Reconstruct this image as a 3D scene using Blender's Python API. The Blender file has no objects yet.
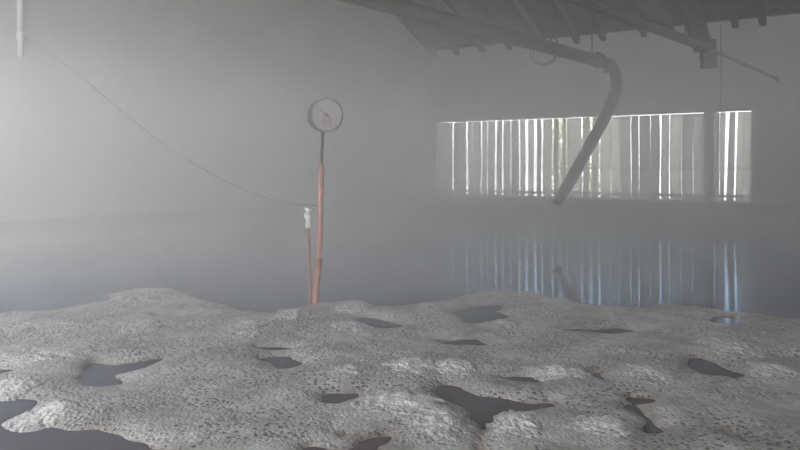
import bpy, bmesh, math, random
import numpy as np
from mathutils import Vector, Matrix, noise
random.seed(7); rng = np.random.default_rng(7)
SC = bpy.context.scene
COL = SC.collection
F, HOR, CAMH = 760.0, 167.0, 1.2

# ------------------------------------------------------------------ helpers
def at(px, py, D):
    return Vector(((px-400)*D/F, D, CAMH+(HOR-py)*D/F))
def ground(px, py, z=0.0):
    D = F*(CAMH-z)/(py-HOR)
    return Vector(((px-400)*D/F, D, z))
P0 = Vector((0.91, 21.7, 0)); S = Vector((0.827, -0.562, 0)).normalized(); T = Vector((-S.y*-1, -S.x, 0))
T = Vector((S.y, -S.x, 0))            # towards the camera side of the hall
def st(s, t, z=0.0):
    p = P0+S*s+T*t
    return Vector((p.x, p.y, z))
def s_of(px, t=0.0):                   # where a sight line meets the wall plane at depth t
    k = (px-400)/F; A = P0+T*t
    return (k*A.y-A.x)/(S.x-k*S.y)
def D_of(px, t=0.0):
    return (P0+T*t+S*s_of(px, t)).y
EAVE, SLOPE, RIDGE_T, LEN_S, LEN_T = 4.54, 0.45, 11.0, 26.0, 22.0
def roof_z(t): return EAVE+SLOPE*(t if t < RIDGE_T else 2*RIDGE_T-t)

def mat(name, col, rough=0.8, metal=0.0, var=0.15, scale=6.0, bump=0.0, col2=None, spec=0.5, detail=5):
    m = bpy.data.materials.new(name); m.use_nodes = True
    nt = m.node_tree; N = nt.nodes; L = nt.links
    b = N['Principled BSDF']; b.inputs['Roughness'].default_value = rough
    b.inputs['Metallic'].default_value = metal; b.inputs['Specular IOR Level'].default_value = spec
    tc = N.new('ShaderNodeTexCoord'); no = N.new('ShaderNodeTexNoise')
    no.inputs['Scale'].default_value = scale; no.inputs['Detail'].default_value = detail
    L.new(tc.outputs['Object'], no.inputs['Vector'])
    r = N.new('ShaderNodeValToRGB'); e = r.color_ramp.elements
    c2 = col2 or tuple(c*(1-var) for c in col)
    e[0].position = .3; e[1].position = .7
    e[0].color = (*c2, 1); e[1].color = (*col, 1)
    L.new(no.outputs['Fac'], r.inputs['Fac']); L.new(r.outputs['Color'], b.inputs['Base Color'])
    if bump:
        bp = N.new('ShaderNodeBump'); bp.inputs['Strength'].default_value = bump; bp.inputs['Distance'].default_value = .02
        L.new(no.outputs['Fac'], bp.inputs['Height']); L.new(bp.outputs['Normal'], b.inputs['Normal'])
    return m

def link(name, me, m=None, parent=None, smooth=False):
    if m:
        for mm in (m if isinstance(m, (list, tuple)) else [m]): me.materials.append(mm)
    if smooth: me.polygons.foreach_set('use_smooth', [True]*len(me.polygons))
    o = bpy.data.objects.new(name, me); COL.objects.link(o)
    if parent: o.parent = parent; o.matrix_parent_inverse = Matrix.Translation(parent.location).inverted() if parent.type == 'EMPTY' else Matrix()
    return o
def build(name, bm, m=None, parent=None, smooth=False):
    bmesh.ops.recalc_face_normals(bm, faces=bm.faces)
    me = bpy.data.meshes.new(name); bm.to_mesh(me); bm.free()
    return link(name, me, m, parent, smooth)
def tag(o, label=None, cat=None, group=None, kind=None):
    if label: o['label'] = label
    if cat: o['category'] = cat
    if group: o['group'] = group
    if kind: o['kind'] = kind
    return o
def empty(name, loc):
    o = bpy.data.objects.new(name, None); COL.objects.link(o); o.location = loc; o.empty_display_size = .2
    return o
def hexa(bm, c):                        # eight corners: bottom ring then top ring
    v = [bm.verts.new(p) for p in c]
    for f in ((0,1,2,3),(7,6,5,4),(0,4,5,1),(1,5,6,2),(2,6,7,3),(3,7,4,0)): bm.faces.new([v[i] for i in f])
def stbox(bm, s0, s1, t0, t1, z0, z1):
    hexa(bm, [st(s0,t0,z0), st(s1,t0,z0), st(s1,t1,z0), st(s0,t1,z0), st(s0,t0,z1), st(s1,t0,z1), st(s1,t1,z1), st(s0,t1,z1)])
def tube(bm, pts, rad, n=12, cap=True):
    pts = [Vector(p) for p in pts]; rings = []
    if not hasattr(rad, '__len__'): rad = [rad]*len(pts)
    up = None
    for i, p in enumerate(pts):
        d = (pts[min(i+1, len(pts)-1)]-pts[max(i-1, 0)]).normalized()
        if up is None: up = d.orthogonal().normalized()
        up = (up-d*up.dot(d)).normalized(); w = d.cross(up)
        rings.append([bm.verts.new(p+(up*math.cos(a)+w*math.sin(a))*rad[i]) for a in [2*math.pi*k/n for k in range(n)]])
    for a, b in zip(rings, rings[1:]):
        for k in range(n): bm.faces.new((a[k], a[(k+1) % n], b[(k+1) % n], b[k]))
    if cap: bm.faces.new(rings[0][::-1]); bm.faces.new(rings[-1])
def smooth_path(pts, n=8):
    out = []; P = [pts[0]]+list(pts)+[pts[-1]]
    for i in range(1, len(P)-2):
        a, b, c, d = [Vector(q) for q in P[i-1:i+3]]
        for k in range(n):
            u = k/n
            out.append(.5*((2*b)+(c-a)*u+(2*a-5*b+4*c-d)*u*u+(3*b-a-3*c+d)*u**3))
    out.append(Vector(P[-1])); return out
def beam(bm, a, b, w, h):               # rectangular bar from a to b
    a, b = Vector(a), Vector(b); d = (b-a).normalized()
    x = d.cross(Vector((0,0,1)))
    x = x.normalized() if x.length > .05 else Vector((1,0,0))
    y = x.cross(d).normalized()
    hexa(bm, [a-x*w/2-y*h/2, a+x*w/2-y*h/2, a+x*w/2+y*h/2, a-x*w/2+y*h/2, b-x*w/2-y*h/2, b+x*w/2-y*h/2, b+x*w/2+y*h/2, b-x*w/2+y*h/2])
def roundbox(bm, s0, s1, t0, t1, z0, z1): stbox(bm, s0, s1, t0, t1, z0, z1)

# ------------------------------------------------------------------ materials
M_WALL = mat('plaster', (.47,.46,.44), .9, var=.14, scale=1.1, bump=.15)
M_RIM = mat('red_rim', (.27,.125,.09), .75, var=.35, scale=3.0, bump=.3)
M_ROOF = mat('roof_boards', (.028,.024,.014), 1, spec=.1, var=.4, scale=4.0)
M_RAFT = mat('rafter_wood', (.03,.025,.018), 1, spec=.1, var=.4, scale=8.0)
M_TIMBER = mat('old_timber', (.04,.033,.027), 1, spec=.15, var=.35, scale=8.0, bump=.2)
M_DUCT = mat('duct_cloth', (.060,.036,.024), 1, spec=.08, var=.25, scale=5.0, bump=.2)
M_DARKMET = mat('dark_metal', (.06,.055,.05), .55, metal=.4, var=.3)
M_RUST = mat('brown_pipe', (.030,.020,.015), 1, spec=.08, var=.3, scale=9)
M_STEEL = mat('grey_metal', (.35,.35,.34), .4, metal=.7, var=.15)
M_COPPER = mat('copper', (.50,.21,.14), .42, metal=.25, var=.25, scale=10)
M_COPPER2 = mat('copper_dull', (.36,.15,.11), .5, metal=.2, var=.25, scale=10)
M_WHITE = mat('white_plastic', (.85,.85,.83), .4, var=.05)
M_FACE = mat('dial_white', (.42,.41,.38), .6, var=.12, scale=14)
M_CASE = mat('case_grey', (.06,.065,.055), .5, metal=.3, var=.2)
M_TICK = mat('dial_ink', (.10,.08,.08), .6)
M_CABLE = mat('cable_black', (.03,.03,.03), .6)
M_DECK = mat('concrete', (.30,.29,.28), .9, var=.2, scale=3, bump=.3)
M_TRUNK = mat('bark', (.10,.07,.05), .9)
M_GROUND = mat('outdoor_grass', (.20,.26,.10), .95, var=.4, scale=4)

def strip_mat():
    m = bpy.data.materials.new('translucent_strip'); m.use_nodes = True
    nt = m.node_tree; N = nt.nodes; L = nt.links; out = N['Material Output']; N.remove(N['Principled BSDF'])
    d = N.new('ShaderNodeBsdfDiffuse'); tr = N.new('ShaderNodeBsdfTranslucent'); mx = N.new('ShaderNodeMixShader')
    oi = N.new('ShaderNodeObjectInfo'); mr = N.new('ShaderNodeMapRange')
    mr.inputs['To Min'].default_value = .28; mr.inputs['To Max'].default_value = .62
    L.new(oi.outputs['Random'], mr.inputs['Value']); L.new(mr.outputs['Result'], mx.inputs['Fac'])
    d.inputs['Color'].default_value = (.42,.41,.40,1); tr.inputs['Color'].default_value = (.9,.9,.88,1)
    L.new(d.outputs[0], mx.inputs[1]); L.new(tr.outputs[0], mx.inputs[2]); L.new(mx.outputs[0], out.inputs['Surface'])
    return m
M_STRIP = strip_mat()

def leaf_mat():
    m = bpy.data.materials.new('leaf_green'); m.use_nodes = True
    nt = m.node_tree; N = nt.nodes; L = nt.links; out = N['Material Output']; N.remove(N['Principled BSDF'])
    d = N.new('ShaderNodeBsdfDiffuse'); tr = N.new('ShaderNodeBsdfTranslucent'); mx = N.new('ShaderNodeMixShader'); mx.inputs[0].default_value = .5
    tc = N.new('ShaderNodeTexCoord'); no = N.new('ShaderNodeTexNoise'); no.inputs['Scale'].default_value = 3
    r = N.new('ShaderNodeValToRGB'); r.color_ramp.elements[0].color = (.60,.66,.42,1); r.color_ramp.elements[1].color = (.85,.88,.68,1)
    L.new(tc.outputs['Object'], no.inputs['Vector']); L.new(no.outputs['Fac'], r.inputs['Fac'])
    for q in (d, tr): L.new(r.outputs[0], q.inputs['Color'])
    L.new(d.outputs[0], mx.inputs[1]); L.new(tr.outputs[0], mx.inputs[2]); L.new(mx.outputs[0], out.inputs['Surface'])
    return m
M_LEAF = leaf_mat()

def water_mat():
    m = bpy.data.materials.new('dark_water'); m.use_nodes = True
    nt = m.node_tree; N = nt.nodes; L = nt.links; b = N['Principled BSDF']; out = N['Material Output']; N.remove(b); b = N.new('ShaderNodeBsdfDiffuse')
    gl = N.new('ShaderNodeBsdfGlossy'); gl.inputs['Color'].default_value = (.44,.66,1,1); gl.inputs['Roughness'].default_value = .055  # blue cast of the reflected daylight is put into the gloss colour
    fr = N.new('ShaderNodeFresnel'); fr.inputs['IOR'].default_value = 1.33; mx = N.new('ShaderNodeMixShader')
    pw = N.new('ShaderNodeMath'); pw.operation = 'POWER'; pw.inputs[1].default_value = 1.1; L.new(fr.outputs[0], pw.inputs[0]); L.new(pw.outputs[0], mx.inputs[0]); L.new(b.outputs[0], mx.inputs[1]); L.new(gl.outputs[0], mx.inputs[2]); L.new(mx.outputs[0], out.inputs['Surface'])
    tc = N.new('ShaderNodeTexCoord'); no = N.new('ShaderNodeTexNoise'); no.inputs['Scale'].default_value = .7; no.inputs['Detail'].default_value = 3
    L.new(tc.outputs['Object'], no.inputs['Vector'])
    r = N.new('ShaderNodeValToRGB'); r.color_ramp.elements[0].color = (.085,.068,.060,1); r.color_ramp.elements[1].color = (.11,.09,.082,1)
    L.new(no.outputs['Fac'], r.inputs['Fac']); L.new(r.outputs[0], b.inputs['Color'])
    n2 = N.new('ShaderNodeTexNoise'); n2.inputs['Scale'].default_value = 2.2; n2.inputs['Detail'].default_value = 2
    mp = N.new('ShaderNodeMapping'); mp.inputs['Scale'].default_value = (1,.5,1)
    L.new(tc.outputs['Object'], mp.inputs[0]); L.new(mp.outputs[0], n2.inputs['Vector'])
    bp = N.new('ShaderNodeBump'); bp.inputs['Strength'].default_value = .05; bp.inputs['Distance'].default_value = .02
    L.new(n2.outputs['Fac'], bp.inputs['Height']); [L.new(bp.outputs[0], q.inputs['Normal']) for q in (b, gl, fr)]
    return m
M_WATER = water_mat()

def foam_mat(name, light, dark, pit, cell, pits):
    m = bpy.data.materials.new(name); m.use_nodes = True
    nt = m.node_tree; N = nt.nodes; L = nt.links; b = N['Principled BSDF']
    b.inputs['Roughness'].default_value = .33; b.inputs['Specular IOR Level'].default_value = .6
    tc = N.new('ShaderNodeTexCoord')
    def vor(scale, feat='F1', rnd=1):
        v = N.new('ShaderNodeTexVoronoi'); v.feature = feat; v.inputs['Scale'].default_value = scale; v.inputs['Randomness'].default_value = rnd
        L.new(tc.outputs['Object'], v.inputs['Vector']); return v
    def nz(scale, det=3):
        v = N.new('ShaderNodeTexNoise'); v.inputs['Scale'].default_value = scale; v.inputs['Detail'].default_value = det
        L.new(tc.outputs['Object'], v.inputs['Vector']); return v
    def ramp(src, p0, p1, c0=(0,0,0,1), c1=(1,1,1,1)):
        r = N.new('ShaderNodeValToRGB'); r.color_ramp.elements[0].position = p0; r.color_ramp.elements[1].position = p1
        r.color_ramp.elements[0].color = c0; r.color_ramp.elements[1].color = c1; L.new(src, r.inputs['Fac']); return r
    def mix(fac, a, c):
        x = N.new('ShaderNodeMix'); x.data_type = 'RGBA'
        L.new(fac, x.inputs[0])
        for s_, i_ in ((a, 6), (c, 7)):
            if isinstance(s_, tuple): x.inputs[i_].default_value = (*s_, 1)
            else: L.new(s_, x.inputs[i_])
        return x.outputs[2]
    def mul(a, c):
        x = N.new('ShaderNodeMath'); x.operation = 'MULTIPLY'
        for s_, i_ in ((a, 0), (c, 1)):
            if isinstance(s_, float): x.inputs[i_].default_value = s_
            else: L.new(s_, x.inputs[i_])
        return x.outputs[0]
    big = nz(2.6, 4); fine = nz(16, 4)
    # dark open pits between the bubbles, more in some areas than in others
    pv = vor(cell); pitmask = ramp(pv.outputs['Distance'], .22, .48, (1,1,1,1), (0,0,0,1))
    sel = N.new('ShaderNodeMath'); sel.operation = 'GREATER_THAN'; sel.inputs[1].default_value = 1-pits
    sp = N.new('ShaderNodeSeparateColor'); L.new(pv.outputs['Color'], sp.inputs[0]); L.new(sp.outputs[0], sel.inputs[0])
    area = ramp(nz(2.3, 3).outputs['Fac'], .36, .58)
    att = N.new('ShaderNodeAttribute'); att.attribute_name = 'dense'
    inv = N.new('ShaderNodeMath'); inv.operation = 'SUBTRACT'; inv.inputs[0].default_value = 1; L.new(att.outputs['Fac'], inv.inputs[1])
    pm = mul(mul(pitmask.outputs[0], sel.outputs[0]), mul(area.outputs[0], inv.outputs[0]))
    tone = ramp(big.outputs['Fac'], .35, .65)
    add = N.new('ShaderNodeMath'); add.operation = 'MAXIMUM'; L.new(mul(tone.outputs[0], .6), add.inputs[0]); L.new(att.outputs['Fac'], add.inputs[1])
    c = mix(add.outputs[0], dark, light)
    v2 = vor(cell*2.1); c = mix(mul(ramp(v2.outputs['Distance'], .2, .75).outputs[0], .45), c, tuple(x*.55 for x in dark))
    c = mix(mul(ramp(fine.outputs['Fac'], .5, .75).outputs[0], .35), c, tuple(min(1, x*1.25) for x in light))
    c = mix(pm, c, pit)
    thin = N.new('ShaderNodeAttribute'); thin.attribute_name = 'thin'
    c = mix(mul(thin.outputs['Fac'], .55), c, (.17,.10,.075))
    L.new(c, b.inputs['Base Color'])
    e1 = vor(cell*2.1, 'SMOOTH_F1'); e2 = vor(cell*5)
    h = N.new('ShaderNodeMath'); h.operation = 'ADD'; L.new(mul(e1.outputs['Distance'], -1.0), h.inputs[0]); L.new(mul(e2.outputs['Distance'], -.3), h.inputs[1])
    h2 = N.new('ShaderNodeMath'); h2.operation = 'SUBTRACT'; L.new(h.outputs[0], h2.inputs[0]); L.new(mul(pm, 1.4), h2.inputs[1])
    bp = N.new('ShaderNodeBump'); bp.inputs['Strength'].default_value = .48; bp.inputs['Distance'].default_value = .011
    L.new(h2.outputs[0], bp.inputs['Height']); L.new(bp.outputs[0], b.inputs['Normal'])
    return m
M_FOAM = foam_mat('grey_foam', (.92,.93,.95), (.32,.31,.298), (.035,.03,.026), 32, .9)
M_CLUMP = foam_mat('white_foam', (.80,.81,.82), (.52,.52,.51), (.14,.13,.12), 36, .3)

# ------------------------------------------------------------------ the hall
W1 = (s_of(436), s_of(704)); W2 = (s_of(713.5), s_of(751.5))
SILL, HEAD = .40, 2.52
THK = .28
bm = bmesh.new()
xs = [-THK, W1[0], W1[1], W2[0], W2[1], LEN_S+THK]
stbox(bm, xs[0], xs[5], -THK, 0, -.6, SILL)
stbox(bm, xs[0], xs[5], -THK, 0, HEAD, EAVE)
stbox(bm, xs[0], xs[1], -THK, 0, SILL, HEAD); stbox(bm, xs[2], xs[3], -THK, 0, SILL, HEAD); stbox(bm, xs[4], xs[5], -THK, 0, SILL, HEAD)
tag(build('wall_back', bm, M_WALL), kind='structure')
def gable(name, s0, s1, op=None):
    bm = bmesh.new()
    t0, t1 = 0.0, LEN_T
    segs = [(t0, t1, -.6, EAVE)] if not op else [(t0, op[0], -.6, EAVE), (op[1], t1, -.6, EAVE), (op[0], op[1], -.6, op[2]), (op[0], op[1], op[3], EAVE)]
    for a, b, z0, z1 in segs: stbox(bm, s0, s1, a, b, z0, z1)
    v = [bm.verts.new(st(s, t, z)) for s in (s0, s1) for t, z in ((t0, EAVE), (t1, EAVE), (RIDGE_T, roof_z(RIDGE_T)))]
    bm.faces.new(v[:3]); bm.faces.new(v[3:][::-1])
    for i, j in ((0,1),(1,2),(2,0)): bm.faces.new((v[i], v[j], v[j+3], v[i+3]))
    return tag(build(name, bm, M_WALL), kind='structure')
OPL = (13.6, 20.5, .9, 4.2)
gable('wall_left', -THK, 0, OPL)
gable('wall_right', LEN_S, LEN_S+THK)
bm = bmesh.new()
stbox(bm, -THK, LEN_S+THK, LEN_T, LEN_T+THK, -.6, .9); stbox(bm, -THK, LEN_S+THK, LEN_T, LEN_T+THK, 4.2, EAVE)
for a, b in ((-THK, 3), (10, 13), (20, LEN_S+THK)): stbox(bm, a, b, LEN_T, LEN_T+THK, .9, 4.2)
tag(build('wall_front', bm, M_WALL), kind='structure')
# roof
bm = bmesh.new()
def slab(ta, za, tb, zb, th=.08):
    hexa(bm, [st(-.5,ta,za), st(LEN_S+.5,ta,za), st(LEN_S+.5,tb,zb), st(-.5,tb,zb), st(-.5,ta,za+th), st(LEN_S+.5,ta,za+th), st(LEN_S+.5,tb,zb+th), st(-.5,tb,zb+th)])
slab(-.45, EAVE-.45*SLOPE, RIDGE_T, roof_z(RIDGE_T)); slab(RIDGE_T, roof_z(RIDGE_T), LEN_T+.45, EAVE-.45*SLOPE)
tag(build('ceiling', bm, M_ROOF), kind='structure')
# rafters
RS = [.05,.78,1.57,2.4,3.3,4.27,4.95,5.96,6.6,7.25,8.0,8.57,9.5,10.4,11.3,12.2,13.1,14.0,14.9,15.8,16.7,17.6,18.5]
for s in RS:
    bm = bmesh.new(); h = .17; w = .13
    hexa(bm, [st(s,.0,EAVE-h-.04), st(s+w,.0,EAVE-h-.04), st(s+w,RIDGE_T,roof_z(RIDGE_T)-h), st(s,RIDGE_T,roof_z(RIDGE_T)-h),
              st(s,.0,EAVE), st(s+w,.0,EAVE), st(s+w,RIDGE_T,roof_z(RIDGE_T)), st(s,RIDGE_T,roof_z(RIDGE_T))])
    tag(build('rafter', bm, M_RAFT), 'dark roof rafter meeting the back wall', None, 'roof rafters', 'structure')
# battens and wall plate
bm = bmesh.new(); stbox(bm, 0, LEN_S, 0, .10, EAVE-.02, EAVE+.10)
tag(build('trim_4', bm, M_RAFT), kind='structure')
# tank rim
bm = bmesh.new(); stbox(bm, .14, LEN_S, 0, .14, -.6, SILL-.015); tag(build('trim_1', bm, M_RIM), kind='structure')
bm = bmesh.new(); stbox(bm, 0, .14, 0, 17.3, -.6, SILL-.015); tag(build('trim_2', bm, M_RIM), kind='structure')
bm = bmesh.new(); stbox(bm, LEN_S-.14, LEN_S, .14, 17.3, -.6, SILL-.015); tag(build('trim_3', bm, M_RIM), kind='structure')
bm = bmesh.new(); stbox(bm, 0, LEN_S, 17.3, LEN_T, -.6, .05); tag(build('floor', bm, M_DECK), kind='structure')
bm = bmesh.new(); stbox(bm, 0, LEN_S, 0, 17.3, -.7, -.6); tag(build('floor_tank', bm, M_DECK), kind='structure')
# water
bm = bmesh.new()
vs = [bm.verts.new(st(s, t, 0)) for s, t in ((.14,.14),(LEN_S-.14,.14),(LEN_S-.14,17.3),(.14,17.3))]; bm.faces.new(vs)
wo = build('water', bm, M_WATER)
if wo.data.polygons[0].normal.z < 0: wo.data.flip_normals()
tag(wo, 'dark still water filling the tank and mirroring the windows', 'water', kind='stuff')
# outside ground
bm = bmesh.new(); stbox(bm, -14, LEN_S+10, -22, -THK, -.9, -.6); tag(build('ground', bm, M_GROUND), kind='structure')

# ------------------------------------------------------------------ windows with hanging strips
def strips(root, edges, tpos, ztop, zbot, mtop, lean=None):
    for k, (a0, a1, b0, b1) in enumerate(edges):       # s of the two edges at the top and at the bottom
        bm = bmesh.new(); n = 10; th = .006; cup = random.uniform(-.03, .03); tw = random.uniform(-.035, .035)
        rows = []
        for i in range(n+1):
            u = i/n; z = ztop+(zbot-ztop)*u; row = []
            for j in range(5):
                v = j/4
                e0 = a0+(b0-a0)*u; e1 = a1+(b1-a1)*u
                s = e0+(e1-e0)*v+.006*math.sin(u*5+k)*(1 if mtop else .5)
                t = tpos+(.018 if k % 2 else 0)+cup*4*v*(1-v)*.5+tw*(v-.5)*u
                row.append((bm.verts.new(st(s, t, z)), bm.verts.new(st(s, t+th, z))))
            rows.append(row)
        for i in range(n):
            for j in range(4):
                for q in (0, 1): bm.faces.new((rows[i][j][q], rows[i][j+1][q], rows[i+1][j+1][q], rows[i+1][j][q]))
            for j in (0, 4): bm.faces.new((rows[i][j][0], rows[i][j][1], rows[i+1][j][1], rows[i+1][j][0]))
        for i in (0, n):
            for j in range(4): bm.faces.new((rows[i][j][0], rows[i][j+1][0], rows[i][j+1][1], rows[i][j][1]))
        build('strip', bm, M_STRIP, root, True)
TS = -.10
ws = lambda px: s_of(px, TS)
# long window: bright gaps, centre and width in the photo's scale
gaps = [(441.5,.5),(453,1.5),(459,.5),(467,1.8),(472.5,.7),(481.5,1.1),(487.5,.9),(495.8,2.3),(502.8,2.0),(511,.8),(519.5,2.0),(526.7,3.2),(535.2,3.8),(542,2.0),
        (553,2.7),(560.5,4.5),(566.5,1.8),(582,1.3),(591,4.0),(599.3,1.9),(611,.9),(631,1.5),(639,.7),(650.5,.8),(660.4,2.2),(669.5,1.4),(681.5,.4),(693,.35)]
e = [434]
for c, w in gaps: w *= (.62 if c > 608 else .85); e += [c-w/2, c+w/2]
e.append(705.5)
edges = []
for i in range(0, len(e), 2):
    a, b = e[i], e[i+1]
    n = max(1, round((b-a)/11.0))
    for k in range(n):
        x0, x1 = a+(b-a)*k/n, a+(b-a)*(k+1)/n
        j = random.uniform(-.35, .35)
        edges.append((ws(x0)-(.01 if k else 0), ws(x1)+(.01 if k < n-1 else 0), ws(x0+j)-(.01 if k else 0), ws(x1+j*.7)+(.01 if k < n-1 else 0)))
edges[0] = (W1[0]+.012, edges[0][1], W1[0]+.012, edges[0][3]); 
edges[-1] = (edges[-1][0], W1[1]-.012, edges[-1][2], W1[1]-.012)
c1 = empty('strip_curtain', st((W1[0]+W1[1])/2, TS, SILL)); bpy.context.view_layer.update()
tag(c1, 'long pale vertical strip curtain with bright slits across the wide back window', 'strip curtain', 'strip curtains in the back wall windows')
strips(c1, edges, TS-.02, HEAD-.07, SILL+.015, True)
def rails(root, w):
    bm = bmesh.new(); stbox(bm, w[0]+.004, w[1]-.004, TS+.03, TS+.07, HEAD-.06, HEAD-.006); build('top_rail', bm, M_WALL, root)
    bm = bmesh.new(); stbox(bm, w[0]+.004, w[1]-.004, TS+.035, TS+.075, SILL+.105, SILL+.165); build('bottom_rail', bm, M_STEEL, root)
    bm = bmesh.new(); tube(bm, [st(w[0]-.02,TS+.05,1.17), st((w[0]+w[1])/2,TS+.05,1.165), st(w[1]+.02,TS+.05,1.17)], .011, 6)
    tag(build('wire', bm, M_DARKMET, root), 'thin dark wire across the strips')
rails(c1, W1)
e2 = [(712,712,716.3,716.1),(716.5,716.3,719.6,719.4),(719.8,719.6,722.8,722.6),(722.6,722.4,725.9,724.0),(729.6,726.0,735.6,733.3),(738.0,735.2,744,743),(743.7,742.7,752.5,752.5)]
ed2 = [(ws(a), ws(c), ws(b), ws(d)) for a, b, c, d in e2]
ed2[0] = (W2[0]+.012, ed2[0][1], W2[0]+.012, ed2[0][3]); ed2[-1] = (ed2[-1][0], W2[1]-.012, ed2[-1][2], W2[1]-.012)
c2 = empty('strip_curtain', st((W2[0]+W2[1])/2, TS, SILL)); bpy.context.view_layer.update()
tag(c2, 'short strip curtain with two bright leaning slits in the narrow right window', 'strip curtain', 'strip curtains in the back wall windows')
strips(c2, ed2, TS-.02, HEAD-.07, SILL+.015, False)
rails(c2, W2)
for n, w in ((1, W1), (2, W2)):
    bm = bmesh.new(); f = .035
    stbox(bm, w[0], w[1], -THK+.02, -THK+.07, HEAD-f, HEAD); stbox(bm, w[0], w[1], -THK+.02, -THK+.07, SILL, SILL+f)
    stbox(bm, w[0], w[0]+f, -THK+.02, -THK+.07, SILL+f, HEAD-f); stbox(bm, w[1]-f, w[1], -THK+.02, -THK+.07, SILL+f, HEAD-f)
    tag(build('window_%d' % n, bm, M_STEEL), kind='structure')

# ------------------------------------------------------------------ bushes outside
def bush(s, t, r, h, label):
    root = empty('garden_bush', st(s, t, -.6)); tag(root, label, 'bush', 'bushes outside the back windows'); bpy.context.view_layer.update()
    bm = bmesh.new(); tube(bm, [st(s,t,-.6), st(s+.05,t,.2), st(s,t,h*.6)], [.07,.05,.02], 7); build('trunk', bm, M_TRUNK, root)
    V, Fc = [], []
    for i in range(420):
        th = random.uniform(0, 2*math.pi); z = random.uniform(-1, 1); q = math.sqrt(1-z*z); rr = random.uniform(.6, 1.05)
        c = st(s, t, h*.5)+Vector((math.cos(th)*q*r*rr, math.sin(th)*q*r*rr, z*h*.6*rr))
        a = Vector((random.gauss(0,1), random.gauss(0,1), random.gauss(0,1))).normalized(); b = a.orthogonal().normalized()
        L_ = .13; k = len(V); V += [c-a*L_, c+b*L_*.45, c+a*L_, c-b*L_*.45]; Fc.append((k, k+1, k+2, k+3))
    me = bpy.data.meshes.new('foliage'); me.from_pydata(V, [], Fc); link('foliage', me, M_LEAF, root)
bush(s_of(561,-5), -5.0, .34, 2.9, 'pale green bush outside, seen through slits left of the hanging duct')
bush(s_of(592,-5.4), -5.4, .38, 2.9, 'taller pale green bush outside, seen through slits right of the duct')

# ------------------------------------------------------------------ hanging duct
d0 = at(345, -7, 8.2); d1 = at(603, 62, 13.1)
back = d0+(d0-d1)*1.15
path = smooth_path([back, d0, d0.lerp(d1,.5), d1-(d1-d0)*.04, at(611,66,13.2), at(616,76,13.25), at(616,90,13.25), at(606,115,13.25), at(586,152,13.25), at(557,204,13.2)], 8)
duct = empty('hanging_duct', at(557,204,13.2)); bpy.context.view_layer.update()
tag(duct, 'long brown-grey duct slung under the roof and bending down over the tank', 'duct')
bm = bmesh.new(); tube(bm, path, .100, 20, cap=False)
o = build('duct_tube', bm, M_DUCT, duct, True)
sol = o.modifiers.new('wall', 'SOLIDIFY'); sol.thickness = .012
def collar(p, d, r, w, name, root, m):
    bm = bmesh.new(); d = d.normalized(); tube(bm, [p-d*w/2, p+d*w/2], r, 20); return build(name, bm, m, root)
dd = d1-d0
collar(at(598,60,13.0), dd, .135, .05, 'joint_collar', duct, M_DUCT); collar(at(608,66.5,13.18), Vector((.9,0,-.5)), .128, .05, 'joint_collar', duct, M_DUCT)
def on_duct(px):
    a, b = d0, d1; k = (px-400)/F; u = (k*a.y-a.x)/((b-a).x-k*(b-a).y); return a+(b-a)*u
# lug and suspension wire
for px, py in ((592, 30),):
    p = on_duct(px); bm = bmesh.new(); tp = Vector((p.x, p.y, 0)); t = (tp-P0).dot(T)
    tube(bm, [p+Vector((0,0,.10)), Vector((p.x, p.y, roof_z(t)+.02))], .010, 6)
    tag(build('suspension_wire', bm, M_CABLE, duct), 'thin dark wire up to the roof')
def ring(bm, c, nrm, R, r, n=28, sx=1.0):
    nrm = nrm.normalized(); a = Vector((0,0,1)); a = (a-nrm*a.dot(nrm)).normalized(); b = nrm.cross(a)
    pts = [c+(a*math.cos(q)+b*math.sin(q)*sx)*R for q in [2*math.pi*k/n for k in range(n+1)]]
    tube(bm, pts, r, 8, cap=False)
pl = on_duct(544)
bm = bmesh.new(); ring(bm, at(544,53,pl.y), Vector((-.25,-1,.15)), .185, .011, sx=1.1)
ring(bm, at(545,52,pl.y+.02), Vector((-.45,-1,.1)), .175, .009, sx=1.05)
coil = build('hose_coil', bm, M_DARKMET, None, True)
tag(coil, 'round loop of dark hose hung around the overhead duct', 'hose')
bm = bmesh.new(); p2 = on_duct(553); ring(bm, at(554,44,p2.y-.02), Vector((.5,-1,.1)), .10, .012, sx=.7)
tag(build('hanging_ring', bm, M_DARKMET, None, True), 'small dark wire ring on top of the overhead duct beside the hose loop', 'ring')

# ------------------------------------------------------------------ timber brace and feed pipe on the right
bm = bmesh.new()
a = at(704,52,13.6); b = at(689,4,13.6); dirv = (b-a); tgt = a+dirv*3.7
bmA = bm; w0 = .215
x = Vector((1,0,0)); y = Vector((0,1,0))
hexa(bm, [a-x*.15-y*.09, a+x*.15-y*.09, a+x*.15+y*.09, a-x*.15+y*.09, tgt-x*.22-y*.09, tgt+x*.22-y*.09, tgt+x*.22+y*.09, tgt-x*.22+y*.09])
brace = empty('timber_brace', at(707,68,13.6)); bpy.context.view_layer.update()
tag(brace, 'dark timber brace coming down from the roof above the narrow window', 'brace')
build('strut', bm, M_TIMBER, brace)
bm = bmesh.new(); c = at(709,68,13.6); c2_ = at(707,40,13.6)
hexa(bm, [c-x*.115-y*.1, c+x*.115-y*.1, c+x*.115+y*.1, c-x*.115+y*.1, c2_-x*.12-y*.1, c2_+x*.12-y*.1, c2_+x*.12+y*.1, c2_-x*.12+y*.1])
build('foot_block', bm, M_TIMBER, brace)
pipe = empty('feed_pipe', at(779,79,13.3)); bpy.context.view_layer.update()
tag(pipe, 'brown sloping pipe with a thinner end rod, crossing the timber brace', 'pipe')
q0 = at(600,8,12.6); q1 = at(707,48,13.25)
bm = bmesh.new(); tube(bm, [q0+(q0-q1)*2.2, q0, q1], .085, 16); build('pipe_tube', bm, M_RUST, pipe, True)
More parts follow.
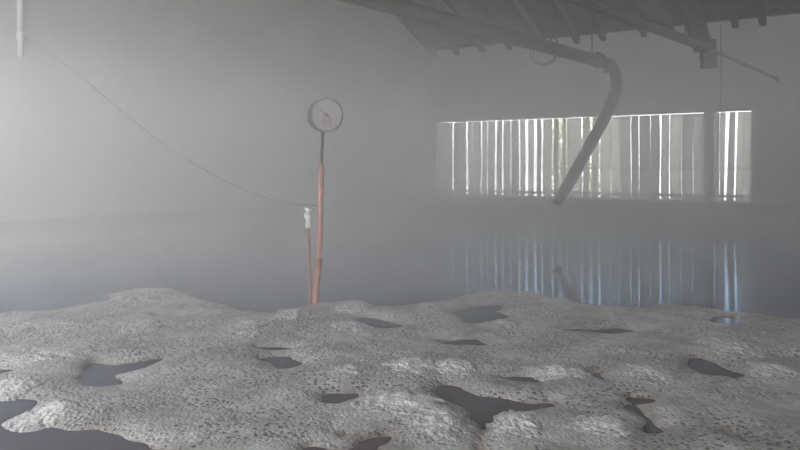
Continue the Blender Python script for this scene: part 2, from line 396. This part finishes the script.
bm = bmesh.new(); q2 = at(777,78.5,13.5); tube(bm, [q1, q2], .027, 10); build('end_rod', bm, M_RUST, pipe, True)
bm = bmesh.new(); bmesh.ops.create_uvsphere(bm, u_segments=14, v_segments=8, radius=.05, matrix=Matrix.Translation(q2)); build('end_knob', bm, M_RUST, pipe, True)
bm = bmesh.new(); p = at(685,40,13.15); tube(bm, [p, Vector((p.x, p.y, roof_z((Vector((p.x,p.y,0))-P0).dot(T))))], .012, 6); tag(build('suspension_wire', bm, M_CABLE, pipe), 'thin dark wire up to the roof')
bm = bmesh.new(); sw = s_of(721); tube(bm, [st(sw,.02,EAVE-.1), st(sw+.01,.03,3.4), st(sw-.01,.02,HEAD+.02)], .010, 6)
tag(build('hanging_cord', bm, M_DARKMET), 'faint grey cord running down the wall to the narrow window', 'cord')
bm = bmesh.new(); sw = s_of(777)
p = st(sw,.03,1.9); bmesh.ops.create_cone(bm, cap_ends=True, segments=20, radius1=.11, radius2=.09, depth=.06, matrix=Matrix.Translation(p) @ T.to_track_quat('Z','Y').to_matrix().to_4x4())
tag(build('wall_outlet', bm, M_STEEL), 'faint round grey outlet cover on wall right of narrow window', 'outlet cover')

# ------------------------------------------------------------------ conduit and cable on the left
kx = -(400-20)/F
def on_left(px, off):   # point on the left wall
    k = (px-400)/F; A = P0+S*off; t = (k*A.y-A.x)/(T.x-k*T.y); q = A+T*t; return q
q = on_left(20, .08); Dq = q.y
con = empty('wall_conduit', at(20,56,Dq)); bpy.context.view_layer.update(); tag(con, 'white vertical conduit pipe ending high on the left wall', 'conduit')
bm = bmesh.new(); bot = at(20,56,Dq); tube(bm, [bot, Vector((bot.x, bot.y, roof_z(12)-.1))], .045, 14); build('pipe_tube', bm, M_WHITE, con, True)
bm = bmesh.new(); b1 = at(20,36,Dq); tube(bm, [b1-Vector((0,0,.06)), b1+Vector((0,0,.06))], .058, 14); build('collar', bm, M_WHITE, con)
bm = bmesh.new()
def DP(px): a, b = 1/Dq, 1/6.6; return 1/(a+(b-a)*(px-20)/300)
cp = [at(x_, y_, DP(x_)) for x_, y_ in ((22,37),(40,46),(80,76),(133,120),(165,145),(200,167),(235,185),(267,198),(295,204),(319,206))]
tube(bm, smooth_path(cp, 5), np.linspace(.008,.0028,len(smooth_path(cp,5))), 6)
tag(build('cable', bm, M_CABLE), 'thin drooping cable from the wall conduit to the dial gauge pole', 'cable')

# ------------------------------------------------------------------ dial gauge on its copper pole
DG = F*CAMH/(305-HOR)
g = empty('dial_gauge', at(314,306,DG)); bpy.context.view_layer.update()
tag(g, 'round white-faced dial gauge on an orange copper pole rising from the foam', 'gauge')
yaw = math.radians(20)
R4 = Matrix.Translation(at(326.5,115,DG)) @ Matrix.Rotation(yaw, 4, 'Z') @ Matrix.Rotation(math.pi/2, 4, 'X')
rg = 17.2*DG/F
def disc(name, r, z0, z1, m, r2=None, seg=48, off=(0,0), par=g):
    bm = bmesh.new(); bmesh.ops.create_cone(bm, cap_ends=True, segments=seg, radius1=r, radius2=r2 or r, depth=z1-z0, matrix=R4 @ Matrix.Translation((off[0], off[1], (z0+z1)/2)))
    return build(name, bm, m, par)
disc('casing', rg*.97, -.125, -.012, M_CASE)
bm = bmesh.new(); n = 48
for r0, r1, z in ((rg, rg*.90, .012),):
    rings_ = [[bm.verts.new(R4 @ Vector((rr*math.cos(2*math.pi*k/n), rr*math.sin(2*math.pi*k/n), zz))) for k in range(n)] for rr, zz in ((r0,-.02),(r0,z),(r1,z),(r1,-.02))]
    for a_, b_ in zip(rings_, rings_[1:]+rings_[:1]):
        for k in range(n): bm.faces.new((a_[k], a_[(k+1) % n], b_[(k+1) % n], b_[k]))
build('bezel', bm, mat('bezel_grey', (.12,.12,.11), .5, metal=.2), g)
face = disc('dial_face', rg*.905, -.016, -.004, M_FACE)
bm = bmesh.new()
for k in range(31):
    an = math.radians(225-270*k/30); L0 = .70 if k % 5 == 0 else .78; w = .0022 if k % 5 == 0 else .0012
    d = Vector((math.cos(an), math.sin(an), 0)); nn = Vector((-d.y, d.x, 0))
    p_, q_ = d*rg*L0, d*rg*.85
    hexa(bm, [R4 @ (p_-nn*w+Vector((0,0,z))) if i == 0 else R4 @ (p_+nn*w+Vector((0,0,z))) if i == 1 else R4 @ (q_+nn*w+Vector((0,0,z))) if i == 2 else R4 @ (q_-nn*w+Vector((0,0,z))) for z in (-.004, -.002) for i in range(4)])
build('scale_marks', bm, M_TICK, face)
bm = bmesh.new()
an = math.radians(150); d = Vector((math.cos(an), math.sin(an), 0)); nn = Vector((-d.y, d.x, 0))
hexa(bm, [R4 @ (v+Vector((0,0,z))) for z in (.0, .003) for v in (-d*rg*.2-nn*.006, -d*rg*.2+nn*.006, d*rg*.72+nn*.0015, d*rg*.72-nn*.0015)])
build('pointer', bm, M_TICK, g)
disc('hub', .017, -.004, .008, M_TICK, seg=20)
disc('label_plate', rg*.34, -.004, -.002, mat('plate_pinkish', (.36,.31,.30), .6), seg=24, off=(.0,-rg*.36), par=face)
bm = bmesh.new(); tube(bm, [at(323,131,DG+.03), at(322,150,DG+.02), at(321.3,168,DG)], .012, 10)
tag(build('stem', bm, M_DARKMET, g, True), 'thin dark rod under the dial')
bm = bmesh.new(); tube(bm, [at(321.4,164,DG), at(320.8,200,DG), at(320,240,DG), at(318.6,263,DG)], .024, 14); build('upper_pipe', bm, M_COPPER, g, True)
bm = bmesh.new(); tube(bm, [at(318.8,259,DG), at(318.4,266,DG)], .032, 14); build('coupling', bm, M_COPPER2, g)
bm = bmesh.new(); tube(bm, [at(318.7,262,DG), at(314.5,304,DG), at(312,330,DG)], .031, 14); build('lower_pipe', bm, M_COPPER, g, True)
bm = bmesh.new(); tube(bm, [at(320.5,205.5,DG-.03), at(321.3,205.5,DG+.035)], .006, 8); ring(bm, at(321,206,DG), Vector((0,0,1)), .028, .005, 16); build('clamp', bm, M_DARKMET, g)
# thin standpipe with white tap
sp_ = empty('standpipe', at(310,306,DG)); bpy.context.view_layer.update()
tag(sp_, 'thin copper standpipe with a white tap on top, left of the gauge pole', 'pipe')
bm = bmesh.new(); tube(bm, [at(308.3,222,DG-.04), at(309.5,265,DG-.04), at(310.5,318,DG-.04)], .0135, 10); build('pipe_tube', bm, M_COPPER2, sp_, True)
tap = empty('tap', at(308,217,DG-.04)); tap.parent = sp_; tap.matrix_parent_inverse = Matrix.Translation(sp_.location).inverted(); tap['label'] = 'white tap with ribbed body'
bpy.context.view_layer.update()
def child2(name, bm, m, par):
    o = build(name, bm, m); o.parent = par; o.matrix_parent_inverse = par.matrix_world.inverted(); return o
bm = bmesh.new()
prof = [(228,.020),(226,.026),(223,.026),(222,.018),(219,.018),(218,.030),(214,.031),(213,.018),(211,.018),(210.5,.026),(208,.027),(207,.015)]
tube(bm, [at(308.2,y_,DG-.04) for y_, r_ in prof], [r_ for y_, r_ in prof], 14); child2('tap_body', bm, M_WHITE, tap)
bm = bmesh.new(); tube(bm, [at(303.5,208.5,DG-.05), at(308,208,DG-.05), at(312.5,209.2,DG-.05)], [.010,.012,.010], 8); child2('tap_handle', bm, M_WHITE, tap)

# ------------------------------------------------------------------ foam
def pip(px, py, poly):
    inside = np.zeros(px.shape, bool); n = len(poly); j = n-1
    for i in range(n):
        xi, yi = poly[i]; xj, yj = poly[j]
        c = ((yi > py) != (yj > py)) & (px < (xj-xi)*(py-yi)/((yj-yi) or 1e-9)+xi)
        inside ^= c; j = i
    return inside
def vnoise(X, Y, sc, seed):
    r = np.random.default_rng(seed); G = r.random((256, 256)); x, y = X*sc+100, Y*sc+100
    xi, yi = np.floor(x).astype(int), np.floor(y).astype(int); fx, fy = x-xi, y-yi
    fx = fx*fx*(3-2*fx); fy = fy*fy*(3-2*fy); g_ = lambda a, b: G[a % 256, b % 256]
    return (g_(xi,yi)*(1-fx)+g_(xi+1,yi)*fx)*(1-fy)+(g_(xi,yi+1)*(1-fx)+g_(xi+1,yi+1)*fx)*fy
def blur(A, n):
    for _ in range(n):
        A = (A+np.roll(A,1,0)+np.roll(A,-1,0))/3; A = (A+np.roll(A,1,1)+np.roll(A,-1,1))/3
    return A
FAR = [(-330,330),(-200,322),(-80,326),(0,317),(15,313),(60,312),(95,305),(115,294),(150,290),(185,296),(215,300),(243,310),(268,314),(285,307),(300,303),(330,302),(350,301),(375,307),(400,308),(425,304),(452,299),(480,292),(515,291),(545,296),(590,304),(635,310),(660,304),(700,310),(722,314),(760,315),(800,321),(900,326),(1040,322),(1200,330)]
mat_poly = FAR+[(1200,560),(-600,560),(-600,330)]
HOLES = [
 [(-600,396),(-60,398),(0,404),(18,406),(28,424),(60,428),(84,429),(100,436),(140,443),(172,451),(230,462),(300,480),(300,580),(-600,580)],
 [(75,380),(79,369),(95,362),(125,364),(150,359),(157,362),(140,372),(143,386),(120,388),(95,387)],
 [(336,403),(345,396),(366,391),(368,397),(348,408),(338,408)],
 [(447,386),(475,386),(500,397),(530,402),(557,401),(548,407),(520,409),(496,413),(470,403),(448,393)],
 [(470,408),(492,414),(488,432),(490,462),(480,470),(481,440),(476,425)],
 [(308,441),(345,440),(380,435),(394,439),(372,450),(340,456),(310,452)],
 [(266,362),(292,360),(297,365),(280,374),(270,371)],
 [(690,361),(715,362),(744,373),(738,378),(710,374),(694,369)],
 [(606,402),(625,403),(634,415),(648,425),(657,433),(640,436),(628,425),(612,411)],
 [(616,391),(650,393),(657,398),(640,401),(622,399)],
 [(708,319),(744,318.5),(748,325),(714,327.5)],
 [(462,311),(500,306),(506,311),(488,322),(468,322)],
 [(355,317),(388,318),(396,324),(370,329),(352,322)],
 [(245,345),(300,347),(300,351),(262,352)],
 [(-40,371),(9,372),(11,379),(-40,381)],
 [(722,428),(738,431),(744,438),(732,437)],
 [(498,375),(530,377),(526,380.5),(505,379)],
 [(593,374),(612,378),(602,384),(595,381)],
 [(150,312),(185,315),(182,318),(155,316)],
 [(770,354),(800,357),(830,360),(790,359)],
 [(560,330),(600,327),(640,331),(600,334)],
 [(430,340),(470,338),(478,344),(440,344)],
 [(880,360),(960,365),(940,385),(890,375)],
 [(-160,340),(-90,338),(-70,350),(-130,356)],
]
STEP = .0175
Xs = np.arange(-9.0, 9.0, STEP); Ys = np.arange(2.5, 8.9, STEP)
X, Y = np.meshgrid(Xs, Ys, indexing='ij')
wx = (vnoise(X, Y, 2.5, 1)-.5)*.22+(vnoise(X, Y, 8, 2)-.5)*.11+(vnoise(X, Y, 20, 12)-.5)*.03
wy = (vnoise(X, Y, 2.5, 3)-.5)*.22+(vnoise(X, Y, 8, 4)-.5)*.11+(vnoise(X, Y, 20, 14)-.5)*.03
Yw = Y+wy; PX = 400+F*(X+wx)/Yw; PY = HOR+F*CAMH/Yw
M = pip(PX, PY, mat_poly)
for i, h_ in enumerate(HOLES):
    if i:
        mx_ = sum(p[0] for p in h_)/len(h_); my_ = sum(p[1] for p in h_)/len(h_)
        h_ = [(mx_+(x_-mx_)*1.03, my_+(y_-my_)*1.14+.6) for x_, y_ in h_]
    M &= ~pip(PX, PY, h_)
M = M.astype(float)
soft = blur(M, 2); wide = blur(M, 30)
mid = blur(M, 24)
edge = np.clip((mid-.42)/.58, 0, 1)
base = np.where(soft > .5, .005*((soft-.5)*2)**.8, (soft-.5)*.05)+.006*edge
hill = vnoise(X, Y, 1.1, 5)*.014+vnoise(X, Y, 2.6, 6)*.016+vnoise(X, Y, 7, 7)*.010+vnoise(X, Y, 20, 8)*.006
Z = base+hill*edge**1.5
# raised clumps: centre, half width and half height in the photo, rise in metres, label
CL = [
 (45,418,30,13,.06,'whitest foam clump, alone on the dark water at lower left'),
 (12,391,27,11,.05,'pale foam clump at the left edge above the whitest one'),
 (412,373,24,8,.05,'left one of two neighbouring white foam clumps behind the forked puddle'),
 (456,374,21,9,.05,'right one of two neighbouring white foam clumps behind the forked puddle'),
 (350,379,17,7,.035,'small foam clump behind the little slanting puddle near the middle'),
 (398,409,44,12,.05,'wide white foam clump in front of the little slanting puddle'),
 (447,433,33,20,.06,'large rounded foam clump at bottom, left of the narrow water channel'),
 (518,431,27,20,.05,'large rounded foam clump at bottom, right of the narrow water channel'),
 (353,311,17,6,.07,'foam clump just right of the gauge pole base'),
 (431,312,13,5,.05,'small far foam clump between gauge pole and window reflections'),
 (500,328,17,6,.05,'far foam clump in front of the curtain reflections'),
 (355,331,20,6,.045,'flat foam clump in front of the one beside the gauge pole'),
 (731,350,25,11,.07,'round pale foam clump behind the long right-hand puddle'),
 (646,379,28,10,.05,'broad foam clump behind the crooked right puddles'),
 (560,377,28,7,.04,'flat foam clump between the forked puddle and the right puddles'),
 (603,433,26,10,.05,'pale foam clump at bottom, left of the crooked puddle'),
 (152,297,36,8,.10,'high foam ridge at the far left edge of the foam'),
 (247,333,23,8,.06,'far foam clump left of the gauge pole'),
 (140,332,18,9,.05,'foam clump in front of the high far ridge at left'),
 (48,360,44,9,.05,'broad foam clump left of the large left puddle'),
 (292,318,16,6,.05,'small foam clump at the left foot of the gauge pole'),
 (775,376,24,9,.05,'foam clump at the right edge beside the long puddle'),
]
dense = np.zeros_like(X)
for cx, cy, rx, ry, hh, lab in CL:
    c = ground(cx, cy); RX = rx*c.y/F; RY = max(ry*c.y*c.y/(F*CAMH), .12)
    dq = ((X-c.x)/RX)**2+((Y-c.y)/RY)**2
    dense = np.maximum(dense, .45*np.clip(1.3-dq*.55, 0, 1))
    Z += hh*.2*np.clip(1-dq*.5, 0, 1)**1.5*edge
keep = (soft > .08) & (np.abs(X) < .62*Y+1.0)
idx = -np.ones(X.shape, int); idx[keep] = np.arange(keep.sum())
V = np.stack([X[keep], Y[keep], Z[keep]], 1)
a = idx[:-1,:-1]; b = idx[1:,:-1]; c = idx[1:,1:]; d = idx[:-1,1:]
ok = (a >= 0) & (b >= 0) & (c >= 0) & (d >= 0)
Q = np.stack([a[ok], b[ok], c[ok], d[ok]], 1)
def np_mesh(name, V, Q):
    me = bpy.data.meshes.new(name); me.vertices.add(len(V)); me.vertices.foreach_set('co', V.astype(np.float32).ravel())
    me.loops.add(Q.size); me.loops.foreach_set('vertex_index', Q.astype(np.int32).ravel())
    me.polygons.add(len(Q)); me.polygons.foreach_set('loop_start', np.arange(0, Q.size, 4, dtype=np.int32))
    me.update(calc_edges=True); me.polygons.foreach_set('use_smooth', np.ones(len(Q), bool)); return me
me = np_mesh('foam_mat', V, Q)
at_ = me.attributes.new('dense', 'FLOAT', 'POINT'); at_.data.foreach_set('value', dense[keep].astype(np.float32))
at2 = me.attributes.new('thin', 'FLOAT', 'POINT'); at2.data.foreach_set('value', np.clip(1-(soft[keep]-.5)/.45, 0, 1).astype(np.float32))
fm = link('foam', me, M_FOAM)
tag(fm, 'broad grey bubbly foam mat with dark puddles covering the near water', 'foam', kind='stuff')
def samp(Z_, x_, y_):
    i = np.clip(((x_-Xs[0])/STEP).astype(int), 0, len(Xs)-1); j = np.clip(((y_-Ys[0])/STEP).astype(int), 0, len(Ys)-1); return Z_[i, j]
Zs = blur(Z*(soft > .36), 2)
for k, (cx, cy, rx, ry, hh, lab) in enumerate(CL):
    c = ground(cx, cy); RX = rx*c.y/F*1.15; RY = max(ry*c.y*c.y/(F*CAMH), .12)*1.15
    n = 72; u = np.linspace(-1.15, 1.15, n); U, W = np.meshgrid(u, u, indexing='ij')
    gx, gy = c.x+U*RX, c.y+W*RY
    dq = np.sqrt(U*U+W*W)+(vnoise(gx, gy, 4, 40+k)-.5)*.45+(vnoise(gx, gy, 11, 70+k)-.5)*.28+(vnoise(gx, gy, 30, 90+k)-.5)*.10
    prof_ = np.clip(1-dq, 0, 1); hgt = hh*(prof_**.75)*1.0
    bb = vnoise(gx, gy, 26, 50+k)*.012+vnoise(gx, gy, 60, 60+k)*.006
    z = samp(Zs, gx, gy)-.010+hgt*.35+bb*np.clip(prof_*4, 0, 1)
    kp = prof_ > .02
    idx = -np.ones(gx.shape, int); idx[kp] = np.arange(kp.sum())
    a = idx[:-1,:-1]; b = idx[1:,:-1]; c_ = idx[1:,1:]; d = idx[:-1,1:]; ok = (a >= 0) & (b >= 0) & (c_ >= 0) & (d >= 0)
    Vc = np.stack([gx[kp], gy[kp], z[kp]], 1)
    me = np_mesh('foam_clump', Vc-np.array([[c.x, c.y, 0]]), np.stack([a[ok], b[ok], c_[ok], d[ok]], 1))
    at_ = me.attributes.new('dense', 'FLOAT', 'POINT'); at_.data.foreach_set('value', (np.clip(prof_[kp]*1.6, 0, 1)*(1.0 if k in (0, 1, 2, 3, 5, 6, 7) else .7)).astype(np.float32))
    o = link('foam_clump', me, M_FOAM); o.location = (c.x, c.y, 0)
    tag(o, lab, 'foam clump', 'raised foam clumps on the near water')

# ------------------------------------------------------------------ steam
def steam(name, corners, nodes_fn, label):
    bm = bmesh.new(); hexa(bm, corners)
    m = bpy.data.materials.new(name); m.use_nodes = True; nt = m.node_tree; nt.nodes.remove(nt.nodes['Principled BSDF'])
    nodes_fn(nt); o = build(name, bm, m); tag(o, label, 'steam', kind='stuff'); o.display_type = 'WIRE'; return o
def hall_steam(nt):
    N, L = nt.nodes, nt.links; out = N['Material Output']
    vs_ = N.new('ShaderNodeVolumeScatter'); vs_.inputs['Color'].default_value = (.985,.985,.985,1); vs_.inputs['Anisotropy'].default_value = .15
    tc = N.new('ShaderNodeTexCoord'); sx = N.new('ShaderNodeSeparateXYZ'); L.new(tc.outputs['Object'], sx.inputs[0])
    def mth(op, a_, b_=None, clamp=False):
        x_ = N.new('ShaderNodeMath'); x_.operation = op; x_.use_clamp = clamp
        for i, v in enumerate((a_, b_)):
            if v is None: continue
            if isinstance(v, (int, float)): x_.inputs[i].default_value = v
            else: L.new(v, x_.inputs[i])
        return x_.outputs[0]
    # thicker towards the left and low over the water, drifting in soft banks
    left = mth('MULTIPLY', mth('MAXIMUM', mth('MULTIPLY', mth('ADD', sx.outputs[0], -.5), -1.0), 0.0), .008)
    low = mth('MULTIPLY', mth('SUBTRACT', 1.0, mth('MULTIPLY', sx.outputs[2], 1.4), True), .05)
    no = N.new('ShaderNodeTexNoise'); no.inputs['Scale'].default_value = .3; no.inputs['Detail'].default_value = 2; L.new(tc.outputs['Object'], no.inputs['Vector'])
    far = N.new('ShaderNodeMapRange'); far.interpolation_type = 'SMOOTHSTEP'; far.inputs['From Min'].default_value = 3.4; far.inputs['From Max'].default_value = 7.5; L.new(sx.outputs[1], far.inputs['Value'])
    low = mth('MULTIPLY', low, far.outputs['Result'])
    body = mth('ADD', mth('MULTIPLY', far.outputs['Result'], .165), .020)
    k_ = mth('ADD', mth('MULTIPLY', no.outputs['Fac'], 1.2), .4)
    dens = mth('MULTIPLY', mth('ADD', mth('ADD', left, low), body), k_)
    side = N.new('ShaderNodeMapRange'); side.interpolation_type = 'SMOOTHSTEP'
    for i_, v_ in (('From Min', -4.0), ('From Max', 9.0), ('To Min', 1.15), ('To Max', .5)): side.inputs[i_].default_value = v_
    L.new(sx.outputs[0], side.inputs['Value'])
    top = N.new('ShaderNodeMapRange'); top.interpolation_type = 'SMOOTHSTEP'
    for i_, v_ in (('From Min', 1.4), ('From Max', 3.1), ('To Min', 1.0), ('To Max', .08)): top.inputs[i_].default_value = v_
    L.new(sx.outputs[2], top.inputs['Value'])
    dens = mth('MULTIPLY', dens, mth('MULTIPLY', side.outputs['Result'], top.outputs['Result']))
    L.new(dens, vs_.inputs['Density']); L.new(vs_.outputs[0], out.inputs['Volume'])
e_ = .01
steam('steam', [st(e_,e_,.0), st(LEN_S-e_,e_,.0), st(LEN_S-e_,LEN_T-e_,.06), st(e_,LEN_T-e_,.06), st(e_,e_,EAVE+1.2), st(LEN_S-e_,e_,EAVE+1.2), st(LEN_S-e_,LEN_T-e_,EAVE+1.2), st(e_,LEN_T-e_,EAVE+1.2)], hall_steam,
      'drifting grey steam filling the hall, thickest on the left')

def bank(nt):
    N, L = nt.nodes, nt.links; out = N['Material Output']
    v = N.new('ShaderNodeVolumeScatter'); v.inputs['Color'].default_value = (.55,.77,1,1)  # bluish window light on this steam is tinted into its scatter colour
    tc = N.new('ShaderNodeTexCoord'); sx = N.new('ShaderNodeSeparateXYZ'); L.new(tc.outputs['Object'], sx.inputs[0])
    z = N.new('ShaderNodeMapRange'); z.interpolation_type = 'SMOOTHSTEP'
    for i_, v_ in (('From Min', .05), ('From Max', .75), ('To Min', .30), ('To Max', 0)): z.inputs[i_].default_value = v_
    L.new(sx.outputs[2], z.inputs['Value'])
    x = N.new('ShaderNodeMapRange'); x.interpolation_type = 'SMOOTHSTEP'
    for i_, v_ in (('From Min', -1.5), ('From Max', 2.5)): x.inputs[i_].default_value = v_
    L.new(sx.outputs[0], x.inputs['Value'])
    y = N.new('ShaderNodeMapRange'); y.interpolation_type = 'SMOOTHSTEP'
    for i_, v_ in (('From Min', 9.0), ('From Max', 12.5)): y.inputs[i_].default_value = v_
    L.new(sx.outputs[1], y.inputs['Value'])
    m1 = N.new('ShaderNodeMath'); m1.operation = 'MULTIPLY'; m2 = N.new('ShaderNodeMath'); m2.operation = 'MULTIPLY'
    L.new(z.outputs[0], m1.inputs[0]); L.new(x.outputs[0], m1.inputs[1]); L.new(m1.outputs[0], m2.inputs[0]); L.new(y.outputs[0], m2.inputs[1])
    L.new(m2.outputs[0], v.inputs['Density']); L.new(v.outputs[0], out.inputs['Volume'])
steam('steam', [st(1,.2,.01), st(13,.2,.01), st(13,11,.01), st(1,11,.01), st(1,.2,.8), st(13,.2,.8), st(13,11,.8), st(1,11,.8)], bank,
      'low bluish bank of steam lying on the water under the windows')

# ------------------------------------------------------------------ light
w = bpy.data.worlds.new('sky'); SC.world = w; w.use_nodes = True
N = w.node_tree.nodes; L = w.node_tree.links; bg = N['Background']
bg.inputs['Color'].default_value = (.96,.97,1.0,1); bg.inputs['Strength'].default_value = 13.0
def area(name, loc, direction, sx, sy, power, col):
    l = bpy.data.lights.new(name, 'AREA'); l.shape = 'RECTANGLE'; l.size = sx; l.size_y = sy; l.energy = power; l.color = col
    o = bpy.data.objects.new(name, l); COL.objects.link(o); o.location = loc
    o.rotation_euler = (-Vector(direction)).to_track_quat('Z', 'Y').to_euler(); return o
area('daylight_left_opening', st(-.05, 17.0, 2.55), S, 6.8, 3.2, 115, (1,.975,.965))
area('daylight_front_window', st(6.5, LEN_T+.05, 2.55), -T, 6.9, 3.2, 330, (1,.97,.93))
area('daylight_front_window', st(16.5, LEN_T+.05, 2.55), -T, 6.9, 3.2, 90, (1,.97,.93))

# ------------------------------------------------------------------ camera and output look
cam = bpy.data.cameras.new('camera'); co = bpy.data.objects.new('camera', cam); COL.objects.link(co)
co.location = (0, 0, CAMH); co.rotation_euler = (math.pi/2, 0, 0)
cam.sensor_width = 36; cam.lens = 36*F/800; cam.shift_y = -(225-HOR)/800; cam.clip_start = .05; cam.clip_end = 300
SC.camera = co
vw = SC.view_settings; vw.view_transform = 'Standard'; vw.look = 'None'; vw.exposure = -0.75; vw.gamma = 1; vw.use_curve_mapping = False
cy = SC.cycles
cy.use_denoising = True; cy.denoiser = 'OPENIMAGEDENOISE'; cy.max_bounces = 12; cy.volume_bounces = 6; cy.diffuse_bounces = 4; cy.glossy_bounces = 4
cy.volume_step_rate = 4.0; cy.volume_max_steps = 64; cy.sample_clamp_indirect = 6; cy.caustics_reflective = False; cy.caustics_refractive = False
